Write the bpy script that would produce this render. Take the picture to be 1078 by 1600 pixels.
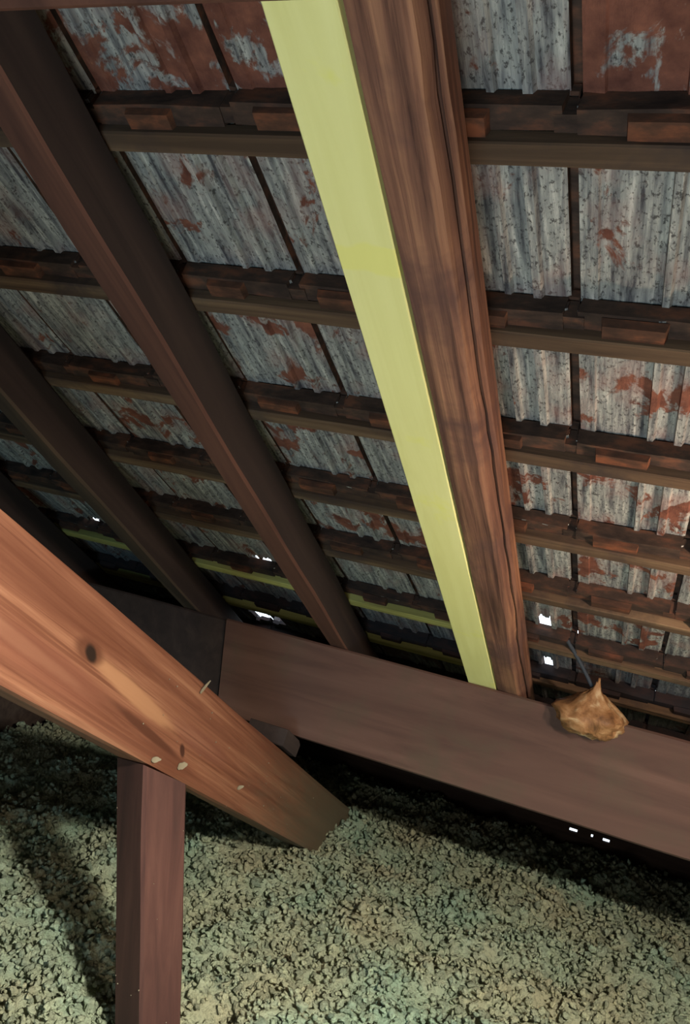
import bpy, bmesh, math, random
from mathutils import Matrix, Vector, noise
random.seed(7)
SC = bpy.context.scene
COL = SC.collection
for o in list(bpy.data.objects):
    bpy.data.objects.remove(o)

# ------------------------------------------------------------------ frame of the place
# Roof coordinates: X along the battens (right), R down the slope, N out through the roof,
# all in units of U metres with the camera at the origin; the roof falls 38 degrees.
U = 0.93
PITCH = math.radians(38)
CP, SP = math.cos(PITCH), math.sin(PITCH)
ZC = 2.35 * U                       # camera height over the attic floor

def W(X, R, N):
    return Vector((X * U, (R * CP + N * SP) * U, ZC - (R * SP - N * CP) * U))

def HD(X, H, D):                    # X, horizontal distance, drop below the camera
    return Vector((X * U, H * U, ZC - D * U))

# ------------------------------------------------------------------ camera
cam = bpy.data.cameras.new('camera')
cam_o = bpy.data.objects.new('camera', cam)
COL.objects.link(cam_o)
MX = (0.913578, 0.184316, -0.362113)
MR = (0.226429, 0.509719, 0.830602)
MN = (0.337669, -0.840813, 0.423934)
MH = [MR[i] * CP + MN[i] * SP for i in range(3)]
MU = [-(MR[i] * SP - MN[i] * CP) for i in range(3)]
rot = Matrix(((MX[0], -MX[1], -MX[2]), (MH[0], -MH[1], -MH[2]), (MU[0], -MU[1], -MU[2])))
cam_o.matrix_world = Matrix.Translation((0, 0, ZC)) @ rot.to_4x4()
cam.sensor_fit = 'VERTICAL'
cam.sensor_height = 24
cam.lens = 1314.68 * 24 / 1600
cam.clip_start = 0.02
SC.camera = cam_o

# ------------------------------------------------------------------ sky, lamps, exposure
wd = bpy.data.worlds.new('sky')
SC.world = wd
wd.use_nodes = True
wd.node_tree.nodes['Background'].inputs[0].default_value = (0.80, 0.90, 1.0, 1)
wd.node_tree.nodes['Background'].inputs[1].default_value = 2.2

def area_light(name, loc, target, size, power, color, size_y=None, spread=180):
    l = bpy.data.lights.new(name, 'AREA')
    l.energy = power
    l.color = color
    l.size = size
    if size_y:
        l.shape = 'RECTANGLE'
        l.size_y = size_y
    l.spread = math.radians(spread)
    o = bpy.data.objects.new(name, l)
    COL.objects.link(o)
    o.location = loc
    o.rotation_euler = (target - loc).to_track_quat('-Z', 'Y').to_euler()
    return o

# daylight of the roof window, above and to the right of the camera
area_light('roof_window_light', W(0.90, 0.06, 0.74), W(-0.25, 2.1, -1.1), 0.22, 165, (1.0, 0.97, 0.86), 0.22, 135)
# added fill from below the camera, brightens the underside of the roof
area_light('roof_fill_light', HD(0.05, -0.15, 0.80), W(0.15, 1.3, 1.0), 0.6, 8.5, (1.0, 0.97, 0.93), 0.6)
# warm lamp hanging just outside the right edge of the picture
area_light('hanging_lamp', W(0.66, 1.50, 0.62), W(-0.05, 2.1, 0.92), 0.10, 10, (1.0, 0.74, 0.56), 0.10)
# weak blue fill added behind the camera for the shaded parts
area_light('blue_fill_light', HD(-0.2, -2.2, 1.25), HD(-0.2, 4.0, 2.1), 1.2, 30, (0.45, 0.78, 1.0), 0.5)
# torch held beside the camera, turned on the sloping beam at the left
tl = bpy.data.lights.new('torch', 'SPOT')
tl.energy = 2.5; tl.color = (1.0, 0.92, 0.80); tl.spot_size = math.radians(70); tl.spot_blend = 1.0; tl.shadow_soft_size = 0.03
to = bpy.data.objects.new('torch', tl); COL.objects.link(to)
to.location = HD(0.30, 0.80, 0.60)
to.rotation_euler = (W(-1.15, 1.20, 0.34) - to.location).to_track_quat('-Z', 'Y').to_euler()

SC.view_settings.view_transform = 'Standard'
SC.view_settings.look = 'None'
SC.view_settings.gamma = 1
SC.view_settings.use_curve_mapping = False
SC.view_settings.exposure = 0.25

# ------------------------------------------------------------------ materials
def new_mat(name, rough=0.85, spec=0.25):
    m = bpy.data.materials.new(name)
    m.use_nodes = True
    b = m.node_tree.nodes['Principled BSDF']
    b.inputs['Roughness'].default_value = rough
    b.inputs['Specular IOR Level'].default_value = spec
    return m, m.node_tree.nodes, m.node_tree.links, b

def coords(nt, lk, scale, rnd=True, kind='Object'):
    tc = nt.new('ShaderNodeTexCoord')
    mp = nt.new('ShaderNodeMapping')
    mp.inputs['Scale'].default_value = scale
    if rnd:
        oi = nt.new('ShaderNodeObjectInfo')
        ml = nt.new('ShaderNodeMath'); ml.operation = 'MULTIPLY'; ml.inputs[1].default_value = 37.0
        lk.new(oi.outputs['Random'], ml.inputs[0])
        cb = nt.new('ShaderNodeCombineXYZ')
        for i in range(3):
            lk.new(ml.outputs[0], cb.inputs[i])
        lk.new(cb.outputs[0], mp.inputs['Location'])
    lk.new(tc.outputs[kind], mp.inputs['Vector'])
    return mp.outputs['Vector']

def noise_node(nt, lk, vec, scale=1.0, detail=4, rough=0.55, dist=0.0):
    n = nt.new('ShaderNodeTexNoise')
    n.inputs['Scale'].default_value = scale
    n.inputs['Detail'].default_value = detail
    n.inputs['Roughness'].default_value = rough
    n.inputs['Distortion'].default_value = dist
    lk.new(vec, n.inputs['Vector'])
    return n.outputs['Fac']

def ramp(nt, lk, fac, stops):
    r = nt.new('ShaderNodeValToRGB')
    e = r.color_ramp.elements
    e[0].position, e[0].color = stops[0][0], (*stops[0][1], 1)
    e[1].position, e[1].color = stops[-1][0], (*stops[-1][1], 1)
    for p, c in stops[1:-1]:
        x = e.new(p); x.color = (*c, 1)
    lk.new(fac, r.inputs['Fac'])
    return r.outputs['Color']

def mix(nt, lk, fac, a, b, mode='MIX'):
    m = nt.new('ShaderNodeMix'); m.data_type = 'RGBA'; m.blend_type = mode
    if isinstance(fac, float): m.inputs[0].default_value = fac
    else: lk.new(fac, m.inputs[0])
    for s, v in ((m.inputs[6], a), (m.inputs[7], b)):
        if isinstance(v, tuple): s.default_value = (*v, 1)
        else: lk.new(v, s)
    return m.outputs[2]

def bump(nt, lk, b, h, strength, dist):
    bp = nt.new('ShaderNodeBump')
    bp.inputs['Strength'].default_value = strength
    bp.inputs['Distance'].default_value = dist
    lk.new(h, bp.inputs['Height'])
    lk.new(bp.outputs[0], b.inputs['Normal'])

G = (0, 0, 0)
BW = [(0.0, (0, 0, 0)), (1.0, (1, 1, 1))]

def wood(name, dark, mid, light, axis=1, rough=0.8, blotch=None, blotch_at=(0.5, 0.65), grain=1.0, bstr=0.35, knots=(), spec=0.25, fine=0.0, sharp=0.16):
    m, nt, lk, b = new_mat(name, rough, spec)
    s = [26 * grain] * 3; s[axis] = 1.3
    v = coords(nt, lk, s)
    n1 = noise_node(nt, lk, v, 1.0, 6, 0.6, 0.6)
    col = ramp(nt, lk, n1, [(0.5 - sharp, dark), (0.5, mid), (0.5 + sharp, light)])
    s2 = [7] * 3; s2[axis] = 1.4
    n2 = noise_node(nt, lk, coords(nt, lk, s2), 1.0, 3, 0.5, 0.3)
    col = mix(nt, lk, ramp(nt, lk, n2, [(0.35, (0.55, 0.55, 0.55)), (0.7, (0, 0, 0))]), col, dark)
    if fine:
        s4 = [150] * 3; s4[axis] = 3.0
        n4 = noise_node(nt, lk, coords(nt, lk, s4), 1.0, 3, 0.6)
        col = mix(nt, lk, ramp(nt, lk, n4, [(0.42, (fine * 1.6,) * 3), (0.58, G)]), col, dark)
    if blotch:
        n3 = noise_node(nt, lk, coords(nt, lk, (4, 4, 4)), 1.0, 5, 0.65, 0.2)
        col = mix(nt, lk, ramp(nt, lk, n3, [(blotch_at[0], G), (blotch_at[1], (0.85, 0.85, 0.85))]), col, blotch)
    tc = nt.new('ShaderNodeTexCoord')
    for (kx, ky, kz, ry, rz, kc, soft) in knots:
        vm = nt.new('ShaderNodeVectorMath'); vm.operation = 'SUBTRACT'
        vm.inputs[1].default_value = (kx, ky, kz)
        lk.new(tc.outputs['Object'], vm.inputs[0])
        vr = nt.new('ShaderNodeVectorRotate'); vr.rotation_type = 'X_AXIS'; vr.inputs['Angle'].default_value = 0.09 if soft else 0
        lk.new(vm.outputs[0], vr.inputs['Vector'])
        nz = nt.new('ShaderNodeTexNoise'); nz.inputs['Scale'].default_value = 14
        lk.new(tc.outputs['Object'], nz.inputs['Vector'])
        sc = nt.new('ShaderNodeVectorMath'); sc.operation = 'MULTIPLY'
        sc.inputs[1].default_value = (3.0, 1.0 / ry, 1.0 / rz)
        lk.new(vr.outputs[0], sc.inputs[0])
        ln = nt.new('ShaderNodeVectorMath'); ln.operation = 'LENGTH'
        lk.new(sc.outputs[0], ln.inputs[0])
        ad = nt.new('ShaderNodeMath'); ad.operation = 'MULTIPLY_ADD'; ad.inputs[1].default_value = 0.9; 
        lk.new(nz.outputs['Fac'], ad.inputs[0]); lk.new(ln.outputs['Value'], ad.inputs[2])
        st = [(0.55, (0.9, 0.9, 0.9)), (1.0, (0.6, 0.6, 0.6)), (1.45, G)] if not soft else [(0.9, (0.8, 0.8, 0.8)), (1.35, G)]
        col = mix(nt, lk, ramp(nt, lk, ad.outputs[0], st), col, kc)
    lk.new(col, b.inputs['Base Color'])
    bump(nt, lk, b, n1, bstr, 0.004)
    return m

def srgb(r, g, b):
    f = lambda c: (c / 255) / 12.92 if c / 255 <= 0.04045 else ((c / 255 + 0.055) / 1.055) ** 2.4
    return (f(r), f(g), f(b))

M = {}
M['yellow'] = wood('new_pale_yellow_timber', srgb(222, 220, 144), srgb(230, 229, 156), srgb(236, 235, 166), 1, 0.6, blotch=srgb(228, 228, 104), blotch_at=(0.58, 0.72), grain=0.7, bstr=0.04, knots=((0, 2.02, -0.06, 0.05, 0.4, srgb(228, 226, 132), True),))
M['old'] = wood('rough_old_brown_timber', srgb(74, 50, 42), srgb(136, 96, 76), srgb(178, 130, 98), 1, 0.9, blotch=srgb(92, 66, 60), blotch_at=(0.48, 0.66), grain=1.6, bstr=1.0)
M['stained'] = wood('dark_stained_timber', srgb(46, 38, 36), srgb(55, 45, 42), srgb(64, 53, 48), 1, 0.85, grain=0.8, bstr=0.15)  # dark tone also holds the shade on rafter sides and the left purlin
M['stained_red_lit'] = wood('red_brown_stained_timber_lit', srgb(72, 48, 40), srgb(90, 60, 49), srgb(104, 70, 56), 1, 0.85, grain=0.8, bstr=0.15)
M['stained_olive_lit'] = wood('olive_brown_stained_timber_lit', srgb(60, 50, 42), srgb(76, 63, 52), srgb(90, 74, 60), 1, 0.85, grain=0.8, bstr=0.15)
M['purlin'] = wood('dull_brown_planed_timber', srgb(78, 57, 50), srgb(94, 69, 60), srgb(104, 78, 68), 0, 0.7, blotch=srgb(82, 71, 58), blotch_at=(0.5, 0.75), grain=0.5, bstr=0.08)
def pine_mat():
    """orange knotty pine, grain along local y, seen on the y-z face"""
    m, nt, lk, b = new_mat('orange_knotty_pine', 0.55, 0.3)
    tc = nt.new('ShaderNodeTexCoord')
    # grain bends round the knot
    n1 = noise_node(nt, lk, coords(nt, lk, (20, 0.9, 24), False), 1.0, 4, 0.6, 0.5)
    col = ramp(nt, lk, n1, [(0.38, srgb(96, 58, 42)), (0.48, srgb(112, 71, 52)), (0.56, srgb(121, 79, 58)), (0.66, srgb(136, 94, 70))])
    n2 = noise_node(nt, lk, coords(nt, lk, (20, 1.1, 62), False), 1.0, 4, 0.6, 0.8)
    col = mix(nt, lk, ramp(nt, lk, n2, [(0.54, G), (0.63, (0.7, 0.7, 0.7))]), col, srgb(87, 49, 33))
    n3 = noise_node(nt, lk, coords(nt, lk, (20, 2.5, 190), False), 1.0, 2, 0.5)
    col = mix(nt, lk, ramp(nt, lk, n3, [(0.36, (0.35, 0.35, 0.35)), (0.52, G)]), col, srgb(97, 56, 38))
    def spot(cy, cz, ry, rz, c, ang=0.0, amp=0.9, wob=0.35, hard=0.5):
        vm = nt.new('ShaderNodeVectorMath'); vm.operation = 'SUBTRACT'; vm.inputs[1].default_value = (0, cy, cz)
        lk.new(tc.outputs['Object'], vm.inputs[0])
        vr = nt.new('ShaderNodeVectorRotate'); vr.rotation_type = 'X_AXIS'; vr.inputs['Angle'].default_value = ang
        lk.new(vm.outputs[0], vr.inputs['Vector'])
        sc = nt.new('ShaderNodeVectorMath'); sc.operation = 'MULTIPLY'; sc.inputs[1].default_value = (0, 1 / ry, 1 / rz)
        lk.new(vr.outputs[0], sc.inputs[0])
        ln = nt.new('ShaderNodeVectorMath'); ln.operation = 'LENGTH'; lk.new(sc.outputs[0], ln.inputs[0])
        nz = noise_node(nt, lk, coords(nt, lk, (9, 9, 40), False), 1.0, 3)
        ma = nt.new('ShaderNodeMath'); ma.operation = 'MULTIPLY_ADD'; ma.inputs[1].default_value = wob
        lk.new(nz, ma.inputs[0]); lk.new(ln.outputs['Value'], ma.inputs[2])
        o = wob / 2
        return _spot_mix(ma, hard + o, 1.0 + o, amp, c)
    def _spot_mix(ma, lo, hi, amp, c):
        mr = nt.new('ShaderNodeMapRange'); mr.interpolation_type = 'SMOOTHSTEP'
        mr.inputs['From Min'].default_value = lo; mr.inputs['From Max'].default_value = hi
        mr.inputs['To Min'].default_value = amp; mr.inputs['To Max'].default_value = 0.0
        lk.new(ma.outputs[0], mr.inputs['Value'])
        return mix(nt, lk, mr.outputs[0], col, c)
    col = spot(1.54, 0.026, 0.30, 0.026, srgb(149, 107, 77), 0.05)             # pale streak after the knot
    col = spot(1.66, -0.026, 0.26, 0.014, srgb(73, 41, 28), 0.05)
    col = spot(1.10, 0.085, 0.5, 0.05, srgb(92, 53, 36), 0.0, 0.6)
    col = spot(0.95, -0.02, 0.5, 0.018, srgb(139, 99, 75), 0.03, 0.7)
    col = spot(1.20, -0.03, 0.30, 0.05, srgb(107, 64, 48), 0.0, 0.6)
    col = spot(1.95, 0.03, 0.25, 0.035, srgb(104, 63, 50), 0.0, 0.5)
    col = spot(1.300, 0.041, 0.075, 0.030, srgb(81, 46, 31), 0.0, 0.85, 0.2)
    col = spot(1.308, 0.039, 0.036, 0.018, srgb(28, 18, 13), 0.3, 0.95, 0.3)
    col = spot(1.862, -0.015, 0.030, 0.013, srgb(54, 29, 21), 0.5, 0.9, 0.3)
    col = spot(3.70, 0.05, 1.55, 0.9, srgb(89, 81, 63), 0.0, 0.92, 0.5, 0.2)   # greyer towards the foot
    lk.new(col, b.inputs['Base Color'])
    bump(nt, lk, b, n2, 0.15, 0.003)
    return m
M['orange'] = pine_mat()
M['post'] = wood('red_brown_painted_timber', srgb(58, 37, 33), srgb(73, 46, 40), srgb(86, 56, 48), 2, 0.7, grain=0.8, bstr=0.15)
M['batten'] = wood('dark_weathered_batten', srgb(70, 55, 42), srgb(100, 79, 60), srgb(126, 103, 78), 0, 0.9, blotch=srgb(60, 50, 46), grain=1.2, bstr=0.4)
M['batten_new'] = wood('new_greenish_batten', srgb(132, 126, 70), srgb(168, 164, 96), srgb(190, 186, 112), 0, 0.8, grain=1.0, bstr=0.15)
M['shell'] = wood('dark_boards', srgb(60, 48, 42), srgb(74, 60, 52), srgb(84, 70, 60), 0, 0.9, bstr=0.2)

def tile_mat():
    m, nt, lk, b = new_mat('weathered_clay_tile', 0.95, 0.1)
    red = ramp(nt, lk, noise_node(nt, lk, coords(nt, lk, (30, 30, 30)), 1, 4), [(0.3, srgb(88, 56, 48)), (0.6, srgb(120, 78, 64)), (0.8, srgb(142, 92, 72))])
    st = noise_node(nt, lk, coords(nt, lk, (85, 7, 40)), 1, 5, 0.65, 0.3)
    grey = ramp(nt, lk, st, [(0.32, srgb(72, 72, 76)), (0.46, srgb(126, 128, 126)), (0.58, srgb(156, 158, 152)), (0.72, srgb(200, 198, 190))])
    sp = noise_node(nt, lk, coords(nt, lk, (150, 90, 90)), 1, 3, 0.7)
    grey = mix(nt, lk, ramp(nt, lk, sp, [(0.54, G), (0.64, (0.85, 0.85, 0.85))]), grey, srgb(62, 60, 60))
    pk = noise_node(nt, lk, coords(nt, lk, (13, 9, 9)), 1, 3, 0.5)
    grey = mix(nt, lk, ramp(nt, lk, pk, [(0.5, G), (0.75, (0.55, 0.55, 0.55))]), grey, srgb(150, 116, 108))
    n = noise_node(nt, lk, coords(nt, lk, (11, 8, 8)), 1, 6, 0.62, 0.4)
    oi = nt.new('ShaderNodeObjectInfo')
    sep = nt.new('ShaderNodeSeparateColor')
    lk.new(oi.outputs['Color'], sep.inputs[0])
    ad = nt.new('ShaderNodeMath'); ad.operation = 'ADD'
    lk.new(n, ad.inputs[0]); lk.new(sep.outputs[0], ad.inputs[1])
    mask = ramp(nt, lk, ad.outputs[0], [(0.62, G), (0.66, (1, 1, 1))])
    col = mix(nt, lk, mask, grey, red)
    # shade of the batten-shadowed rows near the eave, put into the colour
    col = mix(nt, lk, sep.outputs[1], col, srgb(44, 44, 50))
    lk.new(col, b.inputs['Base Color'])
    mu = nt.new('ShaderNodeMath'); mu.operation = 'ADD'
    lk.new(st, mu.inputs[0]); lk.new(sp, mu.inputs[1])
    bump(nt, lk, b, mu.outputs[0], 0.5, 0.004)
    return m
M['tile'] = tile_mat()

def clay(name, a, c, d):
    m, nt, lk, b = new_mat(name, 0.95, 0.1)
    n = noise_node(nt, lk, coords(nt, lk, (14, 30, 30)), 1, 5, 0.6)
    oi = nt.new('ShaderNodeObjectInfo')
    sep = nt.new('ShaderNodeSeparateColor')
    lk.new(oi.outputs['Color'], sep.inputs[0])
    col = mix(nt, lk, sep.outputs[1], ramp(nt, lk, n, [(0.34, a), (0.5, c), (0.66, d)]), srgb(36, 36, 40))  # green channel mixes in the eave rows' shade as darker clay
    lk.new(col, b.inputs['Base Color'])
    bump(nt, lk, b, n, 0.4, 0.004)
    return m
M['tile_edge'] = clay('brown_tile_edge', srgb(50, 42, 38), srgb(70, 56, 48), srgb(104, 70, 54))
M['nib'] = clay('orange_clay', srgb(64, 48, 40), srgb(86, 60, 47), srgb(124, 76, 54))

def wool_mat():
    m, nt, lk, b = new_mat('loose_mineral_wool', 1.0, 0.0)
    n = noise_node(nt, lk, coords(nt, lk, (3, 3, 3), False), 1, 4, 0.6)
    base = ramp(nt, lk, n, [(0.35, srgb(216, 212, 176)), (0.5, srgb(210, 220, 188)), (0.66, srgb(190, 218, 190))])
    n2 = noise_node(nt, lk, coords(nt, lk, (95, 95, 95), False), 1, 5, 0.75)
    base = mix(nt, lk, ramp(nt, lk, n2, [(0.36, (0.6, 0.6, 0.6)), (0.52, G)]), base, srgb(128, 130, 108))
    base = mix(nt, lk, ramp(nt, lk, n2, [(0.6, G), (0.74, (0.6, 0.6, 0.6))]), base, srgb(216, 216, 186))
    av = nt.new('ShaderNodeAttribute'); av.attribute_name = 'tuft'
    base = mix(nt, lk, 1.0, base, ramp(nt, lk, av.outputs['Fac'], [(0.0, (0.62, 0.63, 0.62)), (0.35, (0.9, 0.9, 0.88)), (0.8, (1.05, 1.05, 1.0)), (1.0, (1.15, 1.15, 1.08))]), 'MULTIPLY')
    lk.new(base, b.inputs['Base Color'])
    bump(nt, lk, b, n2, 1.0, 0.03)
    return m
M['wool'] = wool_mat()

def foam_mat():
    m, nt, lk, b = new_mat('amber_hardened_foam', 0.6, 0.3)
    n = noise_node(nt, lk, coords(nt, lk, (18, 18, 18), False), 1, 5, 0.6, 0.5)
    lk.new(ramp(nt, lk, n, [(0.3, srgb(84, 58, 38)), (0.46, srgb(138, 98, 62)), (0.56, srgb(160, 122, 84)), (0.68, srgb(200, 176, 138))]), b.inputs['Base Color'])
    bump(nt, lk, b, n, 0.6, 0.01)
    return m
M['foam'] = foam_mat()
m_, nt_, lk_, b_ = new_mat('grey_cable', 0.6); b_.inputs['Base Color'].default_value = (*srgb(58, 64, 72), 1); M['cable'] = m_
m_, nt_, lk_, b_ = new_mat('pale_splinter_wood', 0.8); b_.inputs['Base Color'].default_value = (*srgb(205, 190, 150), 1); M['splinter'] = m_; b_.inputs['Base Color'].default_value = (*srgb(120, 110, 90), 1)

# ------------------------------------------------------------------ helpers
def link_mesh(name, verts, faces, mats, parent=None, loc=None, rot_x=0.0, slots=None, smooth=False):
    me = bpy.data.meshes.new(name)
    me.from_pydata([tuple(v) for v in verts], [], faces)
    for mt in (mats if isinstance(mats, (list, tuple)) else [mats]):
        me.materials.append(mt)
    if slots:
        for p, s in zip(me.polygons, slots): p.material_index = s
    if smooth:
        for p in me.polygons: p.use_smooth = True
    me.update()
    o = bpy.data.objects.new(name, me)
    COL.objects.link(o)
    if loc is not None: o.location = loc
    o.rotation_euler = (rot_x, 0, 0)
    if parent: o.parent = parent
    return o

def tag(o, label=None, cat=None, group=None, kind=None):
    if label: o['label'] = label
    if cat: o['category'] = cat
    if group: o['group'] = group
    if kind: o['kind'] = kind
    return o

def empty(name, loc, rot_x=0.0):
    o = bpy.data.objects.new(name, None)
    COL.objects.link(o)
    o.location = loc
    o.rotation_euler = (rot_x, 0, 0)
    o.empty_display_size = 0.1
    return o

def sweep(section_at, n, closed_caps=True):
    """section_at(i) -> list of 3D points; returns a closed tube's verts and faces"""
    verts, faces = [], []
    k = None
    for i in range(n + 1):
        s = section_at(i)
        k = len(s)
        verts += s
    for i in range(n):
        for j in range(k):
            a, b2 = i * k + j, i * k + (j + 1) % k
            faces.append((a, b2, b2 + k, a + k))
    if closed_caps:
        faces.append(tuple(range(k))[::-1])
        faces.append(tuple(n * k + j for j in range(k)))
    return verts, faces

def fix_normals(o):
    bm = bmesh.new(); bm.from_mesh(o.data)
    bmesh.ops.recalc_face_normals(bm, faces=bm.faces)
    bm.to_mesh(o.data); bm.free()
    return o

def roof_bar(name, mat, axis, a0, a1, section, n=24, wob=0.003, parent=None, chamfer=0.006, seed=0.0, mats=None, slot_of=None):
    """a bar in roof coordinates. axis 'R' : section is [(X,N)..] ; axis 'X': section is [(R,N)..] (units U)"""
    ctr = [sum(s[i] for s in section) / len(section) for i in (0, 1)]
    # chamfer the corners
    sec = []
    L = len(section)
    for i in range(L):
        p0, p1, p2 = Vector(section[i - 1]), Vector(section[i]), Vector(section[(i + 1) % L])
        c = chamfer / U
        sec.append(p1 + (p0 - p1).normalized() * c)
        sec.append(p1 + (p2 - p1).normalized() * c)
    if axis == 'R': org = W(ctr[0], a0, ctr[1]); o3 = Vector((ctr[0], a0, ctr[1]))
    else: org = W((a0 + a1) / 2, ctr[0], ctr[1]); o3 = Vector(((a0 + a1) / 2, ctr[0], ctr[1]))
    def at(i):
        t = a0 + (a1 - a0) * i / n
        out = []
        for j, s in enumerate(sec):
            d = noise.noise_vector(Vector((t * 3.1, j * 0.35 + seed, seed * 1.7))) * (wob / U)
            if axis == 'R': v = Vector((s[0] + d.x, t, s[1] + d.z))
            else: v = Vector((t, s[0] + d.x, s[1] + d.z))
            out.append((v - o3) * U)
        return out
    verts, faces = sweep(at, n)
    o = link_mesh(name, verts, faces, mats or mat, parent, org if not parent else None, -PITCH if not parent else 0.0)
    fix_normals(o)
    if parent:
        # same roof orientation as the parent: only an offset inside its frame
        po = parent['_o3']
        o.location = (o3 - Vector(po)) * U
    if slot_of:
        for p in o.data.polygons: p.material_index = slot_of(p)
    return o

# ------------------------------------------------------------------ large structure
def slab(name, pts_a, pts_b, mat, kind='structure'):
    n = len(pts_a)
    c = sum((Vector(p) for p in pts_a), Vector()) / n
    verts = [Vector(p) - c for p in list(pts_a) + list(pts_b)]
    faces = [tuple(range(n))[::-1], tuple(range(n, 2 * n))] + [(i, (i + 1) % n, n + (i + 1) % n, n + i) for i in range(n)]
    o = link_mesh(name, verts, faces, mat, None, c)
    fix_normals(o)
    o['kind'] = kind
    return o

XL, XR = -2.96, 1.25
HB = -2.6
def box_hd(name, x0, x1, h0, h1, d0, d1, mat):
    a = [HD(x0, h0, d1), HD(x1, h0, d1), HD(x1, h1, d1), HD(x0, h1, d1)]
    b = [HD(x0, h0, d0), HD(x1, h0, d0), HD(x1, h1, d0), HD(x0, h1, d0)]
    return slab(name, a, b, mat)

box_hd('floor', XL, XR, HB, 4.29, 2.35, 2.45, M['shell'])
RID = -1.6
rh, rd = RID * CP + 1.06 * SP, RID * SP - 1.06 * CP
bd = rd + (rh - HB) * SP / CP
for nm, x in (('wall_left', XL - 0.06), ('wall_right', XR)):
    prof = [(HB, 2.45), (HB, bd - 0.02), (rh, rd - 0.05), (4.62 * CP + 1.12 * SP, 4.62 * SP - 1.12 * CP), (4.75, 2.45)]
    slab(nm, [HD(x, h, d) for h, d in prof], [HD(x + 0.06, h, d) for h, d in prof], M['shell'])
box_hd('wall_back', XL, XR, HB - 0.06, HB, bd, 2.45, M['shell'])
slab('ceiling_back', [HD(x, h, d) for x, h, d in ((XL, HB, bd), (XR, HB, bd), (XR, rh, rd), (XL, rh, rd))],
     [HD(x, h, d - 0.06) for x, h, d in ((XL, HB, bd), (XR, HB, bd), (XR, rh, rd), (XL, rh, rd))], M['shell'])
slab('ceiling_boards', [W(x, r, 1.045) for x, r in ((XL, RID), (XR, RID), (XR, 0.12), (XL, 0.12))],
     [W(x, r, 1.10) for x, r in ((XL, RID), (XR, RID), (XR, 0.12), (XL, 0.12))], M['shell'])

# eave wall: plates with narrow slits left open to the daylight
def eave_wall():
    h0, h1 = 4.27, 4.285
    slits = [(-0.215, -0.175), (-0.105, -0.095), (-0.045, -0.012)]
    bm = bmesh.new()
    def bx(x0, x1, d0, d1):
        vs = [bm.verts.new(HD(x, h, d)) for x in (x0, x1) for h in (h0, h1) for d in (d0, d1)]
        for f in ((0, 1, 3, 2), (4, 6, 7, 5), (0, 4, 5, 1), (2, 3, 7, 6), (0, 2, 6, 4), (1, 5, 7, 3)):
            bm.faces.new([vs[i] for i in f])
    ds, de = 2.230, 2.250
    bx(XL, XR, 1.80, ds); bx(XL, XR, de, 2.40)
    x = XL
    for a, b2 in slits:
        bx(x, a, ds, de); x = b2
    bx(x, XR, ds, de)
    me = bpy.data.meshes.new('wall_eave'); bm.to_mesh(me); bm.free()
    me.materials.append(M['shell'])
    o = bpy.data.objects.new('wall_eave', me); COL.objects.link(o)
    fix_normals(o)
    o['kind'] = 'structure'
eave_wall()

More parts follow.
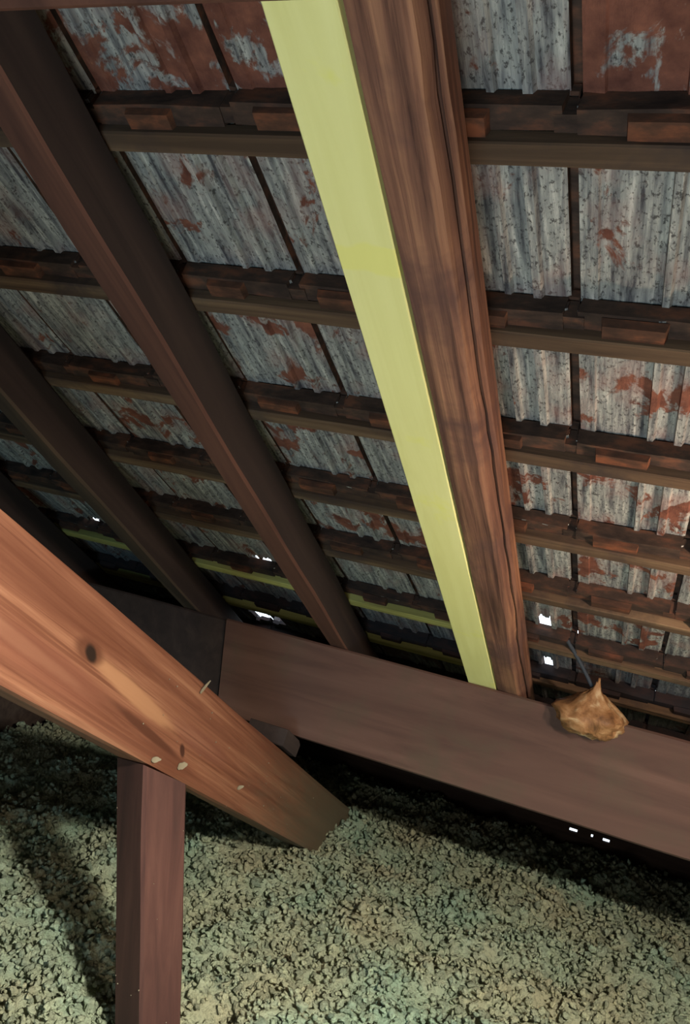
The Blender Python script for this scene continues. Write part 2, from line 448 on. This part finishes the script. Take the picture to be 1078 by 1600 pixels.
# ------------------------------------------------------------------ roof tiles
GA = 0.367                              # gauge
R1 = 0.818                              # lower edge of batten 1
def batten_r(k):
    adj = {1: -0.02, 3: 0.012, 4: 0.016, 6: 0.008, 7: -0.012}
    return R1 + GA * (k - 1) + adj.get(k, 0)
TW = 0.2655
PROF = [(-0.014, .031), (.000, .031), (.014, .030), (.017, 0), (.046, -.003), (.049, .003), (.080, .0025), (.115, .004), (.148, .004), (.151, -.006), (.162, -.006), (.166, .004),
        (.200, .004), (.203, -.008), (.217, -.008), (.221, .002), (.259, .002), (.2655, .006)]
def tile_mesh(seed, notch=None, name='roof_tile'):
    """underside profile swept from the head (y=0) down the slope; notch=(u0,u1,y0): lower end broken away"""
    L = GA + 0.075
    ys = [0.0, 0.012, 0.10, 0.18, 0.24, 0.30, 0.335, 0.36, L]
    us = [p[0] for p in PROF]
    zf = [p[1] for p in PROF]
    if notch:                               # finer cells so that the break is ragged
        fu = sorted(set(us + [round(notch[0] + 0.007 * i, 4) for i in range(int((notch[1] - notch[0]) / 0.007) + 1) if us[0] < notch[0] + 0.007 * i < us[-1]]))
        fz = []
        for u in fu:
            i = max(q for q in range(len(us)) if us[q] <= u + 1e-6)
            i2 = min(i + 1, len(us) - 1)
            t = 0 if i == i2 else (u - us[i]) / (us[i2] - us[i])
            fz.append(zf[i] * (1 - t) + zf[i2] * t)
        us, zf = fu, fz
        ys = sorted(set(ys + [round(notch[2] + 0.012 * i, 4) for i in range(8) if notch[2] + 0.012 * i < notch[3]]))
    n, m = len(us), len(ys)
    verts = []
    for top in (0, 1):
        for y in ys:
            for u, z in zip(us, zf):
                tilt = 1.034 + 0.027 * y / GA
                d = noise.noise(Vector((u * 18 + seed * 3, y * 9, seed))) * 0.0022
                yy = y + (noise.noise(Vector((u * 60, seed * 5.1, 2))) * 0.004 if y == 0 else 0)
                verts.append(Vector((u, yy, (tilt - 1) + z + d + (0.016 if top else 0))) * U)
    faces, slots = [], []
    def keep(i, j):
        if not notch: return True
        uc, yc = (us[i] + us[i + 1]) / 2, (ys[j] + ys[j + 1]) / 2
        return not (notch[0] < uc < notch[1] and notch[2] + 0.055 * (noise.noise(Vector((uc * 160, seed, 1))) - 0.1) + 0.012 < yc < notch[3])
    nm = n * m
    K = {(i, j) for i in range(n - 1) for j in range(m - 1) if keep(i, j)}
    for (i, j) in sorted(K):
        a = j * n + i
        faces.append((a, a + n, a + n + 1, a + 1)); slots.append(1 if us[i] < .0145 else 0)
        faces.append((nm + a, nm + a + 1, nm + a + n + 1, nm + a + n)); slots.append(0)
        for (di, dj, e) in ((-1, 0, (a, a + n)), (1, 0, (a + n + 1, a + 1)), (0, -1, (a + 1, a)), (0, 1, (a + n, a + n + 1))):
            if (i + di, j + dj) not in K:
                faces.append((e[0], nm + e[0], nm + e[1], e[1])); slots.append(1 if dj == -1 or di else 0)
    # thick straight rim along the head
    rnd = random.Random(seed + 40)
    a, b2, lo = 0.020, 0.2655 - rnd.uniform(.000, .006), 0.019 + rnd.uniform(0, .006)
    base = len(verts)
    for u in (a, (a + b2) / 2, b2):
        for y, z in ((-.002, lo + .003), (-.002, .0615), (.034, .0615), (.034, lo)):
            verts.append(Vector((u + rnd.uniform(-.002, .002), y + rnd.uniform(-.002, .001), z + rnd.uniform(-.002, .002))) * U)
    for q in (0, 4):
        for e in range(4):
            faces.append((base + q + e, base + q + (e + 1) % 4, base + q + 4 + (e + 1) % 4, base + q + 4 + e)); slots.append(1)
    faces += [(base, base + 1, base + 2, base + 3), (base + 8, base + 9, base + 10, base + 11)]; slots += [1, 1]
    base = len(verts)                       # set-back strip that closes the joint between two rims
    for u in (-.012, .03):
        for y, z in ((.006, .024), (.006, .062), (.034, .062), (.034, .024)):
            verts.append(Vector((u, y, z)) * U)
    for e in range(4):
        faces.append((base + e, base + (e + 1) % 4, base + 4 + (e + 1) % 4, base + 4 + e)); slots.append(1)
    faces += [(base, base + 1, base + 2, base + 3), (base + 4, base + 5, base + 6, base + 7)]; slots += [1, 1]
    me = bpy.data.meshes.new(name)
    me.from_pydata([tuple(v) for v in verts], [], faces)
    me.materials.append(M['tile']); me.materials.append(M['tile_edge'])
    for p, s in zip(me.polygons, slots): p.material_index = s
    me.update()
    bm = bmesh.new(); bm.from_mesh(me); bmesh.ops.recalc_face_normals(bm, faces=bm.faces); bm.to_mesh(me); bm.free()
    return me
def nib_mesh(seed):
    rnd = random.Random(seed)
    u0, u1 = 0.075 + rnd.uniform(-.02, .01), 0.165 + rnd.uniform(-.03, .01)
    y0, y1, z0, z1 = 0.002, 0.035, 0.009, 0.026
    vs = []
    for (u, y, z) in ((u0, y0, z1), (u1, y0, z1), (u1, y1, z1), (u0, y1, z1), (u0 + .004, y0 + .003, z0), (u1 - .004, y0 + .003, z0), (u1 - .004, y1, z0), (u0 + .004, y1, z0)):
        vs.append(tuple(Vector((u, y, z)) * U))
    me = bpy.data.meshes.new('nib')
    me.from_pydata(vs, [], [(0, 1, 2, 3), (7, 6, 5, 4), (0, 4, 5, 1), (1, 5, 6, 2), (2, 6, 7, 3), (3, 7, 4, 0)])
    me.materials.append(M['nib'])
    me.update()
    bm = bmesh.new(); bm.from_mesh(me); bmesh.ops.recalc_face_normals(bm, faces=bm.faces); bm.to_mesh(me); bm.free()
    return me

roof = empty('ceiling', W(0, 0, 1), -PITCH)
roof['kind'] = 'structure'
TM = [tile_mesh(s) for s in range(6)]
NM = [nib_mesh(s) for s in range(3)]
NOTCH = {   # (row, column): (u0, u1, y0, y1) where the clay is broken away and daylight shows
    (5, -1): (0.160, 0.205, 0.285, 0.46),
    (6, -1): (0.165, 0.205, 0.275, 0.46),
    (5, -5): (0.150, 0.245, 0.345, 0.46),
    (5, -8): (0.190, 0.2655, 0.345, 0.46),
    (6, -4): (0.0, 0.05, 0.35, 0.46),
    (7, -5): (-0.02, 0.085, 0.20, 0.33),
    (7, -6): (0.20, 0.27, 0.20, 0.33),
}
ROUGH = {(0, 0): 0.23, (0, 1): 0.23, (0, -2): 0.25, (0, -3): 0.14, (1, -4): 0.0}
tile_i = 0
for k in range(-2, 12):                 # row k hangs on batten k and reaches over the head of row k+1
    head = batten_r(k) - 0.040 - 0.036
    for j in range(-11, 6):
        x0 = -0.240 + TW * j
        if x0 + TW > XR or x0 < XL - 0.02: continue
        rnd = random.Random(k * 100 + j)
        me = TM[rnd.randrange(6)]
        if (k, j) in NOTCH: me = tile_mesh(k * 17 + j, NOTCH[(k, j)])
        t = bpy.data.objects.new('roof_tile', me)
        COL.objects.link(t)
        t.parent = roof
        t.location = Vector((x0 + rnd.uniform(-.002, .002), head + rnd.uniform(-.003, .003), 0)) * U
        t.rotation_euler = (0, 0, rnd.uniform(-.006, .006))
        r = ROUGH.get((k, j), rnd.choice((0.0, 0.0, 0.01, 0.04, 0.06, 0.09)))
        t.color = (r if r > 0 else 0, {5: 0.1, 6: 0.35}.get(k, 0.0 if k < 5 else 0.8), 0, 1)  # green value: painted shade of the lower rows
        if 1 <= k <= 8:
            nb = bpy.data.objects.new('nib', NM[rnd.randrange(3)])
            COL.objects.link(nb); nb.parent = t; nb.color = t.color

# ------------------------------------------------------------------ battens
ORD = {1: 'topmost', 2: 'second', 3: 'third', 4: 'fourth', 5: 'fifth', 6: 'sixth', 7: 'seventh', 8: 'eighth'}
def batten(k, x0, x1, mat, label, seed):
    r = batten_r(k)
    o = roof_bar('roof_batten', mat, 'X', x0, x1, [(r - 0.040, 1.0), (r, 1.0), (r, 1.030), (r - 0.040, 1.030)], 40, 0.0025, None, 0.003, seed)
    return tag(o, label, 'batten', 'roof battens carrying the tiles')
for k in range(0, 12):
    if k in (6, 7):
        side = 'sixth' if k == 6 else 'seventh'
        batten(k, XL + .02, -0.462, M['batten_new'], 'pale yellow-green new batten left of the yellow board, ' + ('upper of the two' if k == 6 else 'the lower, above the purlin'), k)
        batten(k, -0.458, XR - .02, M['batten'], 'dark batten right of the old rafter, ' + side + ' row down, meeting a new one', k + .5)
    else:
        lab = ('dark weathered batten under the roof tiles, %s from the top of the picture' % ORD[k]) if k in ORD and k < 8 else {0: 'dark batten above the top edge, behind the upper purlin', 8: 'dark batten level with the purlin top, behind its upper edge', 9: 'dark batten behind the purlin, second below its top', 10: 'dark batten low behind the purlin, third below its top', 11: 'lowest dark batten, at the eave wall'}[k]
        batten(k, XL + .02, XR - .02, M['batten'], lab, k)

# ------------------------------------------------------------------ rafters
R0, RE = -1.3, 4.45
def plain_rafter(xr, xl, label, seed, dark=M['stained'], red=M['stained_red_lit']):
    o = roof_bar('rafter', dark, 'R', R0, RE, [(xl, .871), (xr, .871), (xr, .999), (xl, .999)], 40, 0.004, None, 0.006, seed, mats=[dark, red],
                 slot_of=None)
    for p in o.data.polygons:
        if p.normal.z < -0.4: p.material_index = 1  # undersides wear the lighter copy: light on them is put into the colour
    return tag(o, label, 'rafter', 'dark stained rafters')
plain_rafter(-1.000, -1.075, 'dark brown stained square rafter, first one left of the yellow board', 1)
plain_rafter(-1.635, -1.71, 'dark brown stained rafter, second one left of the yellow board', 2, red=M['stained_olive_lit'])
plain_rafter(-2.27, -2.345, 'dark rafter at the far left, mostly hidden behind the orange beam', 3)
plain_rafter(0.68, 0.605, 'dark rafter outside the right edge of the picture', 4)

# new board fixed along the left of the old rafter
o = roof_bar('board', M['yellow'], 'R', R0, 2.90, [(-.549, .871), (-.452, .871), (-.452, .999), (-.549, .999)], 30, 0.001, None, 0.002, 5)
tag(o, 'pale yellow new timber board fixed along the left side of the old rafter', 'board')

def old_rafter():
    n = 90
    a0, a1 = R0, RE
    org3 = Vector((-0.41, a0, 0.93))
    def at(i):
        t = a0 + (a1 - a0) * i / n
        w = lambda f, s: noise.noise(Vector((t * f, s, 0.3)))
        cx_ = 0.411 + 0.007 * w(2.2, 9) + 0.003 * w(9, 19) - 0.006 * max(0, t - 2.4)          # where the crack runs (X/N)
        nc = 0.890 + 0.009 * w(2.5, 4)
        xc = -cx_ * nc
        bot = 0.871 + 0.003 * w(5, 1)
        fr = 0.0035 * w(14, 2)
        pts = [(-.4505, .999), (-.4495, .885), (-.446, bot + .002), (-.425, bot + 0.004 * w(6, 3)), (xc - .014 + fr, bot + .003 * w(7, 5)), (xc - .004 + fr, nc - .011),
               (xc + .004 + fr, nc + .012), (xc + .001 + fr, nc + .020),
               (xc + .010 + fr * .4, nc + .012), (xc + .016, nc + .022 + .004 * w(8, 6)), (-.3655 - .006 + .004 * w(5, 7), .935 + .006 * w(4, 8)), (-.367 + .003 * w(6, 10), .97), (-.3675, .999)]
        return [(Vector((x, t, z)) - org3) * U for x, z in pts]
    verts, faces = sweep(at, n)
    o = link_mesh('old_rafter', verts, faces, M['old'], None, W(*org3), -PITCH)
    fix_normals(o)
    tag(o, 'rough old brown rafter split by a long crack, right of the yellow board', 'rafter')
old_rafter()

# ------------------------------------------------------------------ purlins
def purlin(x0, x1, label, dr, seed, sec, mat):
    o = roof_bar('purlin', mat, 'X', x0, x1, [(r + dr, n) for r, n in sec], 30, 0.002, None, 0.010, seed)
    return tag(o, label, 'beam', None)
SEC = [(2.76, .869), (3.002, .561), (3.10, .64), (2.90, .869)]
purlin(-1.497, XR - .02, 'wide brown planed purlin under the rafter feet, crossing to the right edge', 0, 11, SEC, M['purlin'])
purlin(XL + .02, -1.503, 'dark left length of the purlin behind the orange beam', 0.012, 12, SEC, M['stained'])  # darker piece; the shade on it is also put into its colour
# upper purlin, only its lower edge shows at the top left
o = roof_bar('upper_purlin', M['stained_red_lit'], 'X', XL + .02, XR - .02, [(0.22, .70), (0.391, .70), (0.391, .869), (0.22, .869)], 20, 0.002, None, 0.006, 13)
tag(o, 'brown purlin crossing under the rafters at the very top left edge', 'beam')

# ------------------------------------------------------------------ principal rafter, cleat, post
def principal():
    xr, xl = -1.150, -1.285
    n = 40
    a0, a1 = 0.2, 4.25
    o3 = Vector((xr, a0, 0.3))
    def at(i):
        t = a0 + (a1 - a0) * i / n
        topn = 0.4565 + 0.0202 * (t - 1.14)
        botn = 0.1800 + 0.0300 * (t - 1.35)
        w = lambda s: 0.003 * noise.noise(Vector((t * 2.2, s, 1.3)))
        c = 0.018
        pts = [(xr - c, topn + w(1)), (xr - .004, topn - .005 + w(2)), (xr + w(3), topn - c), (xr + w(8), (topn * 2 + botn) / 3), (xr + w(9), (topn + botn * 2) / 3), (xr + w(4), botn + c), (xr - .004, botn + .005), (xr - c, botn + w(5)), (xl + c, botn + w(6)), (xl, botn + c), (xl, topn - c), (xl + c, topn + w(7))]
        return [(Vector((x, t, z)) - o3) * U for x, z in pts]
    verts, faces = sweep(at, n)
    o = link_mesh('principal_rafter', verts, faces, M['orange'], None, W(*o3), -PITCH)
    fix_normals(o)
    for p in o.data.polygons: p.use_smooth = False
    tag(o, 'big orange-brown knotty pine beam sloping down into the wool from the left', 'beam')
principal()
o = roof_bar('cleat', M['stained'], 'X', -1.29, -1.136, [(2.86, .556), (2.87, .495), (3.03, .499), (3.03, .545), (3.002, .556)], 4, 0.001, None, 0.003, 21)
tag(o, 'small dark wood block between orange beam and the purlin above', 'block')

def post():
    s = 0.140
    e1 = Vector((.367, .929)) * s
    e2 = Vector((-.928, .369)) * s
    top_c = Vector((-1.152, 1.735))
    n = 16
    verts = []
    org = HD(top_c.x, top_c.y, 1.6)
    lean = 0.085
    def sq(d):
        p = top_c + Vector((lean * (d - 1.14), 0))
        c = 0.008
        q = []
        cs = [p, p + e1, p + e1 + e2, p + e2]
        for i in range(4):
            a, b2, c2 = cs[i - 1], cs[i], cs[(i + 1) % 4]
            q.append(b2 + (a - b2).normalized() * c)
            q.append(b2 + (c2 - b2).normalized() * c)
        return q
    def under(x, h):                     # underside of the sloping beam at horizontal distance h
        # botn line: N = .18 + .03 (R-1.35)
        best = None
        lo, hi = 0.0, 5.0
        for _ in range(40):
            r = (lo + hi) / 2
            nn = 0.18 + 0.03 * (r - 1.35)
            if r * CP + nn * SP < h: lo = r
            else: hi = r
        return r * SP - nn * CP
    def at(i):
        out = []
        t = i / n
        for j, v in enumerate(sq(1.14)):
            d0 = under(v.x, v.y) + 0.002
            d = d0 + (2.33 - d0) * t
            q = sq(d)[j]
            wv = noise.noise_vector(Vector((d * 4, j * .7, 3))) * 0.002
            out.append(HD(q.x + wv.x, q.y + wv.y, d) - org)
        return out
    v, f = sweep(at, n)
    o = link_mesh('post', v, f, M['post'], None, org)
    fix_normals(o)
    tag(o, 'red-brown painted square post standing in the wool under the orange beam', 'post')
post()

# ------------------------------------------------------------------ loose wool on the floor
def wool_d(x, h):
    t = min(1, max(0, (h - 2.3) / 2.0))
    d = 1.985 + 0.30 * t * (0.55 + 0.45 * t) + max(0, h - 3.95) * 0.18
    return d
def wool():
    import numpy as np
    x0, x1, h0, h1 = XL + 0.08, XR - 0.08, 0.9, 4.23
    st = 0.014
    nx, nh = int((x1 - x0) / st), int((h1 - h0) / st)
    nv = noise.noise_vector
    def big(x, h):
        p = Vector((x, h, 0))
        return noise.noise(p * 2.3) * 0.04 + noise.noise(p * 6.5) * 0.05 + noise.noise(p * 14) * 0.025
    V, F = [], []
    for j in range(nh + 1):
        h = h0 + (h1 - h0) * j / nh
        for i in range(nx + 1):
            x = x0 + (x1 - x0) * i / nx
            z = big(x, h) + 0.02 * noise.noise(Vector((x * 25, h * 25, 0)))
            V.append(tuple(HD(x, h, wool_d(x, h) - z)))
    w = nx + 1
    for j in range(nh):
        for i in range(nx):
            a = j * w + i
            F.append((a, a + 1, a + w + 1)); F.append((a, a + w + 1, a + w))
    V = [np.array(V)]; F = [np.array(F)]; T = [np.full(len(V[0]), 0.5)]; S = [np.ones(len(F[0]), dtype=bool)]
    off = len(V[0])
    # torn tufts of every size heaped on the surface
    def make_shapes(sub, count):
        out = []
        for s in range(count):
            bm = bmesh.new(); bmesh.ops.create_icosphere(bm, subdivisions=sub, radius=1)
            for v in bm.verts:
                p = v.co
                r = 0.80 + 0.60 * noise.noise(p * 1.5 + Vector((s * 5, 1, 2))) + 1.0 * noise.noise(p * 3.3 + Vector((1, s * 3, 2)))
                v.co = p * r
            bm.faces.ensure_lookup_table()
            out.append((np.array([v.co[:] for v in bm.verts]), np.array([[q.index for q in f.verts] for f in bm.faces])))
            bm.free()
        return out
    rng = np.random.default_rng(5)
    for shapes, count, r0, r1 in ((make_shapes(2, 14), 3000, 0.014, 0.028), (make_shapes(1, 30), 30000, 0.006, 0.0155)):
        for _ in range(count):
            x, h = rng.uniform(x0, 0.75), rng.uniform(1.2, h1 - .03)
            if h < 1.66 + 0.60 * (x + 1.53) - 0.4 or x < -1.55 - (h - 1.66) * 1.0 - 0.3: continue
            r = r0 + (r1 - r0) * rng.random() ** 1.5
            c = HD(x, h, wool_d(x, h) - big(x, h) - r * rng.uniform(-.2, .5) - (rng.uniform(0, .03) if r < .016 else 0))
            sv, sf = shapes[rng.integers(len(shapes))]
            q = rng.normal(size=4); q /= np.linalg.norm(q)
            a, b2, c2, d = q
            Rm = np.array([[1 - 2 * (c2 * c2 + d * d), 2 * (b2 * c2 - a * d), 2 * (b2 * d + a * c2)], [2 * (b2 * c2 + a * d), 1 - 2 * (b2 * b2 + d * d), 2 * (c2 * d - a * b2)], [2 * (b2 * d - a * c2), 2 * (c2 * d + a * b2), 1 - 2 * (b2 * b2 + c2 * c2)]])
            V.append((sv * np.array([1.15, 1.0, 0.8])) @ Rm.T * (r * U) + np.array(c[:]))
            F.append(sf + off); off += len(sv); T.append(np.full(len(sv), rng.random())); S.append(np.full(len(sf), r > .016))
    V = np.concatenate(V).astype(np.float32); F = np.concatenate(F).astype(np.int32)
    me = bpy.data.meshes.new('loose_insulation')
    me.vertices.add(len(V)); me.vertices.foreach_set('co', V.ravel())
    me.loops.add(F.size); me.loops.foreach_set('vertex_index', F.ravel())
    me.polygons.add(len(F))
    me.polygons.foreach_set('loop_start', np.arange(0, F.size, 3, dtype=np.int32))
    me.update(calc_edges=True)
    me.polygons.foreach_set('use_smooth', np.ones(len(F), dtype=bool))
    at = me.attributes.new('tuft', 'FLOAT', 'POINT'); at.data.foreach_set('value', np.concatenate(T).astype(np.float32))
    me.materials.append(M['wool'])
    me.validate()
    o = bpy.data.objects.new('loose_insulation', me); COL.objects.link(o)
    tag(o, 'grey-green loose clumpy insulation wool covering the attic floor', 'insulation', None, 'stuff')
wool()

# ------------------------------------------------------------------ foam lump with its cable, on the purlin edge
def lump():
    c3 = Vector((-0.135, 2.745, 0.868))
    root = empty('foam_lump', W(*c3), -PITCH)
    tag(root, 'amber crumpled lump with a pointed tip stuck on the purlin top edge', 'lump')
    bm = bmesh.new()
    bmesh.ops.create_icosphere(bm, subdivisions=4, radius=1)
    for v in bm.verts:
        p = v.co.copy()
        n1 = noise.noise(p * 1.7 + Vector((4, 2, 1)))
        n2 = noise.noise(p * 4.2)
        fold = 1 - abs(noise.noise(Vector((p.x * 4.5, p.y * 4.5, p.z * 1.2)) + Vector((1, 7, 3)))) * 3
        r = 0.90 + 0.20 * n1 + 0.12 * n2 + 0.09 * fold + 0.05 * noise.noise(p * 10)
        q = p * r
        ax = Vector((0, -SP, CP))           # straight up, seen from the sloping roof axes
        up = q.dot(ax)
        side = q - ax * up
        if up > 0.1:
            k = up - 0.1
            side *= max(0.13, 1 - 1.25 * k)
            up *= 1.0 + 0.35 * k
        if up < -0.35: up = -0.35 + (up + 0.35) * 0.75
        q = side + ax * up
        v.co = Vector((q.x * 0.116, q.y * 0.085, q.z * 0.085))
    me = bpy.data.meshes.new('foam_body'); bm.to_mesh(me); bm.free()
    me.materials.append(M['foam'])
    for p in me.polygons: p.use_smooth = True
    b = bpy.data.objects.new('foam_body', me); COL.objects.link(b); b.parent = root
    # the cable comes down from the tiles into the lump
    cu = bpy.data.curves.new('cable', 'CURVE'); cu.dimensions = '3D'; cu.bevel_depth = 0.006; cu.bevel_resolution = 2
    sp = cu.splines.new('BEZIER'); sp.bezier_points.add(2)
    for bp, co in zip(sp.bezier_points, ((-0.105, -0.15, 0.150), (-0.055, -0.085, 0.11), (-0.005, -0.02, 0.06))):
        bp.co = co; bp.handle_left_type = bp.handle_right_type = 'AUTO'
    co_ = bpy.data.objects.new('cable', cu); COL.objects.link(co_)
    dg = bpy.context.evaluated_depsgraph_get()
    me2 = bpy.data.meshes.new_from_object(co_.evaluated_get(dg))
    bpy.data.objects.remove(co_)
    me2.materials.clear(); me2.materials.append(M['cable'])
    cb = bpy.data.objects.new('cable', me2); COL.objects.link(cb); cb.parent = root
    cb['label'] = 'dark grey cable running up from the lump'
lump()

# ------------------------------------------------------------------ splinters and crumbs on the wood
def splinter(R, N, length, width, ang, label, seed):
    rnd = random.Random(seed)
    n = 6
    verts, faces = [], []
    for i in range(n + 1):
        t = i / n
        w = width * (0.25 + 0.75 * math.sin(math.pi * min(1, t * 0.9 + 0.1))) * rnd.uniform(.8, 1.1)
        bend = 0.25 * length * t * t
        u, v = length * (t - .5), bend
        c, s_ = math.cos(ang), math.sin(ang)
        lift = 0.002 + 0.010 * t * t
        for (dw, dl) in ((-w / 2, 0), (w / 2, 0), (w / 2, .002), (-w / 2, .002)):
            a, b2 = u, v + dw
            verts.append(Vector((lift + dl, a * c - b2 * s_, a * s_ + b2 * c)))
    for i in range(n):
        for j in range(4):
            a, b2 = i * 4 + j, i * 4 + (j + 1) % 4
            faces.append((a, b2, b2 + 4, a + 4))
    faces += [(0, 1, 2, 3), (n * 4, n * 4 + 1, n * 4 + 2, n * 4 + 3)]
    o = link_mesh('wood_splinter', verts, faces, M['splinter'], None, W(-1.150, R, N), -PITCH)
    fix_normals(o)
    tag(o, label, 'splinter')
splinter(2.163, 0.462, 0.040, 0.010, 1.2, 'pale curled splinter at the upper edge of the orange beam', 1)
splinter(2.224, 0.246, 0.026, 0.022, 0.3, 'pale triangular chip low on the orange beam above the post', 2)
splinter(2.070, 0.222, 0.024, 0.016, 0.1, 'pale chip at the lower edge of the orange beam, over the post', 3)
splinter(2.665, 0.292, 0.018, 0.015, 0.5, 'small round pale chip on the lower half of the orange beam', 4)

def crumbs(parent, spots, name):
    verts, faces = [], []
    rnd = random.Random(9)
    for p, nrm in spots:
        r = rnd.uniform(.0010, .0026)
        b0 = len(verts)
        for d in ((1, 0, 0), (-1, 0, 0), (0, 1, 0), (0, -1, 0), (0, 0, 1), (0, 0, -1)):
            verts.append(p + nrm * r * 0.6 + Vector(d) * r * rnd.uniform(.7, 1.3))
        for f in ((0, 2, 4), (2, 1, 4), (1, 3, 4), (3, 0, 4), (2, 0, 5), (1, 2, 5), (3, 1, 5), (0, 3, 5)):
            faces.append(tuple(b0 + i for i in f))
    o = link_mesh(name, verts, faces, M['splinter'], parent)
    o['kind'] = 'stuff'
rnd_ = random.Random(3)
pr = bpy.data.objects['principal_rafter']
crumbs(pr, [(Vector((0.001, y, 0.02 * y - 0.03 + rnd_.uniform(-.11, .12))), Vector((1, 0, 0))) for y in [rnd_.uniform(1.6, 3.0) for _ in range(26)]], 'wool_crumbs')
po = bpy.data.objects['post']
sp_ = []
for _ in range(36):
    pl = rnd_.choice([p for p in po.data.polygons if p.area > 0.001])
    vs = [po.data.vertices[i].co for i in pl.vertices]
    if len(vs) != 4: continue
    a, b2 = rnd_.random(), rnd_.random()
    sp_.append(((vs[0] * (1 - a) + vs[1] * a) * (1 - b2) + (vs[3] * (1 - a) + vs[2] * a) * b2, pl.normal))
crumbs(po, sp_, 'wool_crumbs')
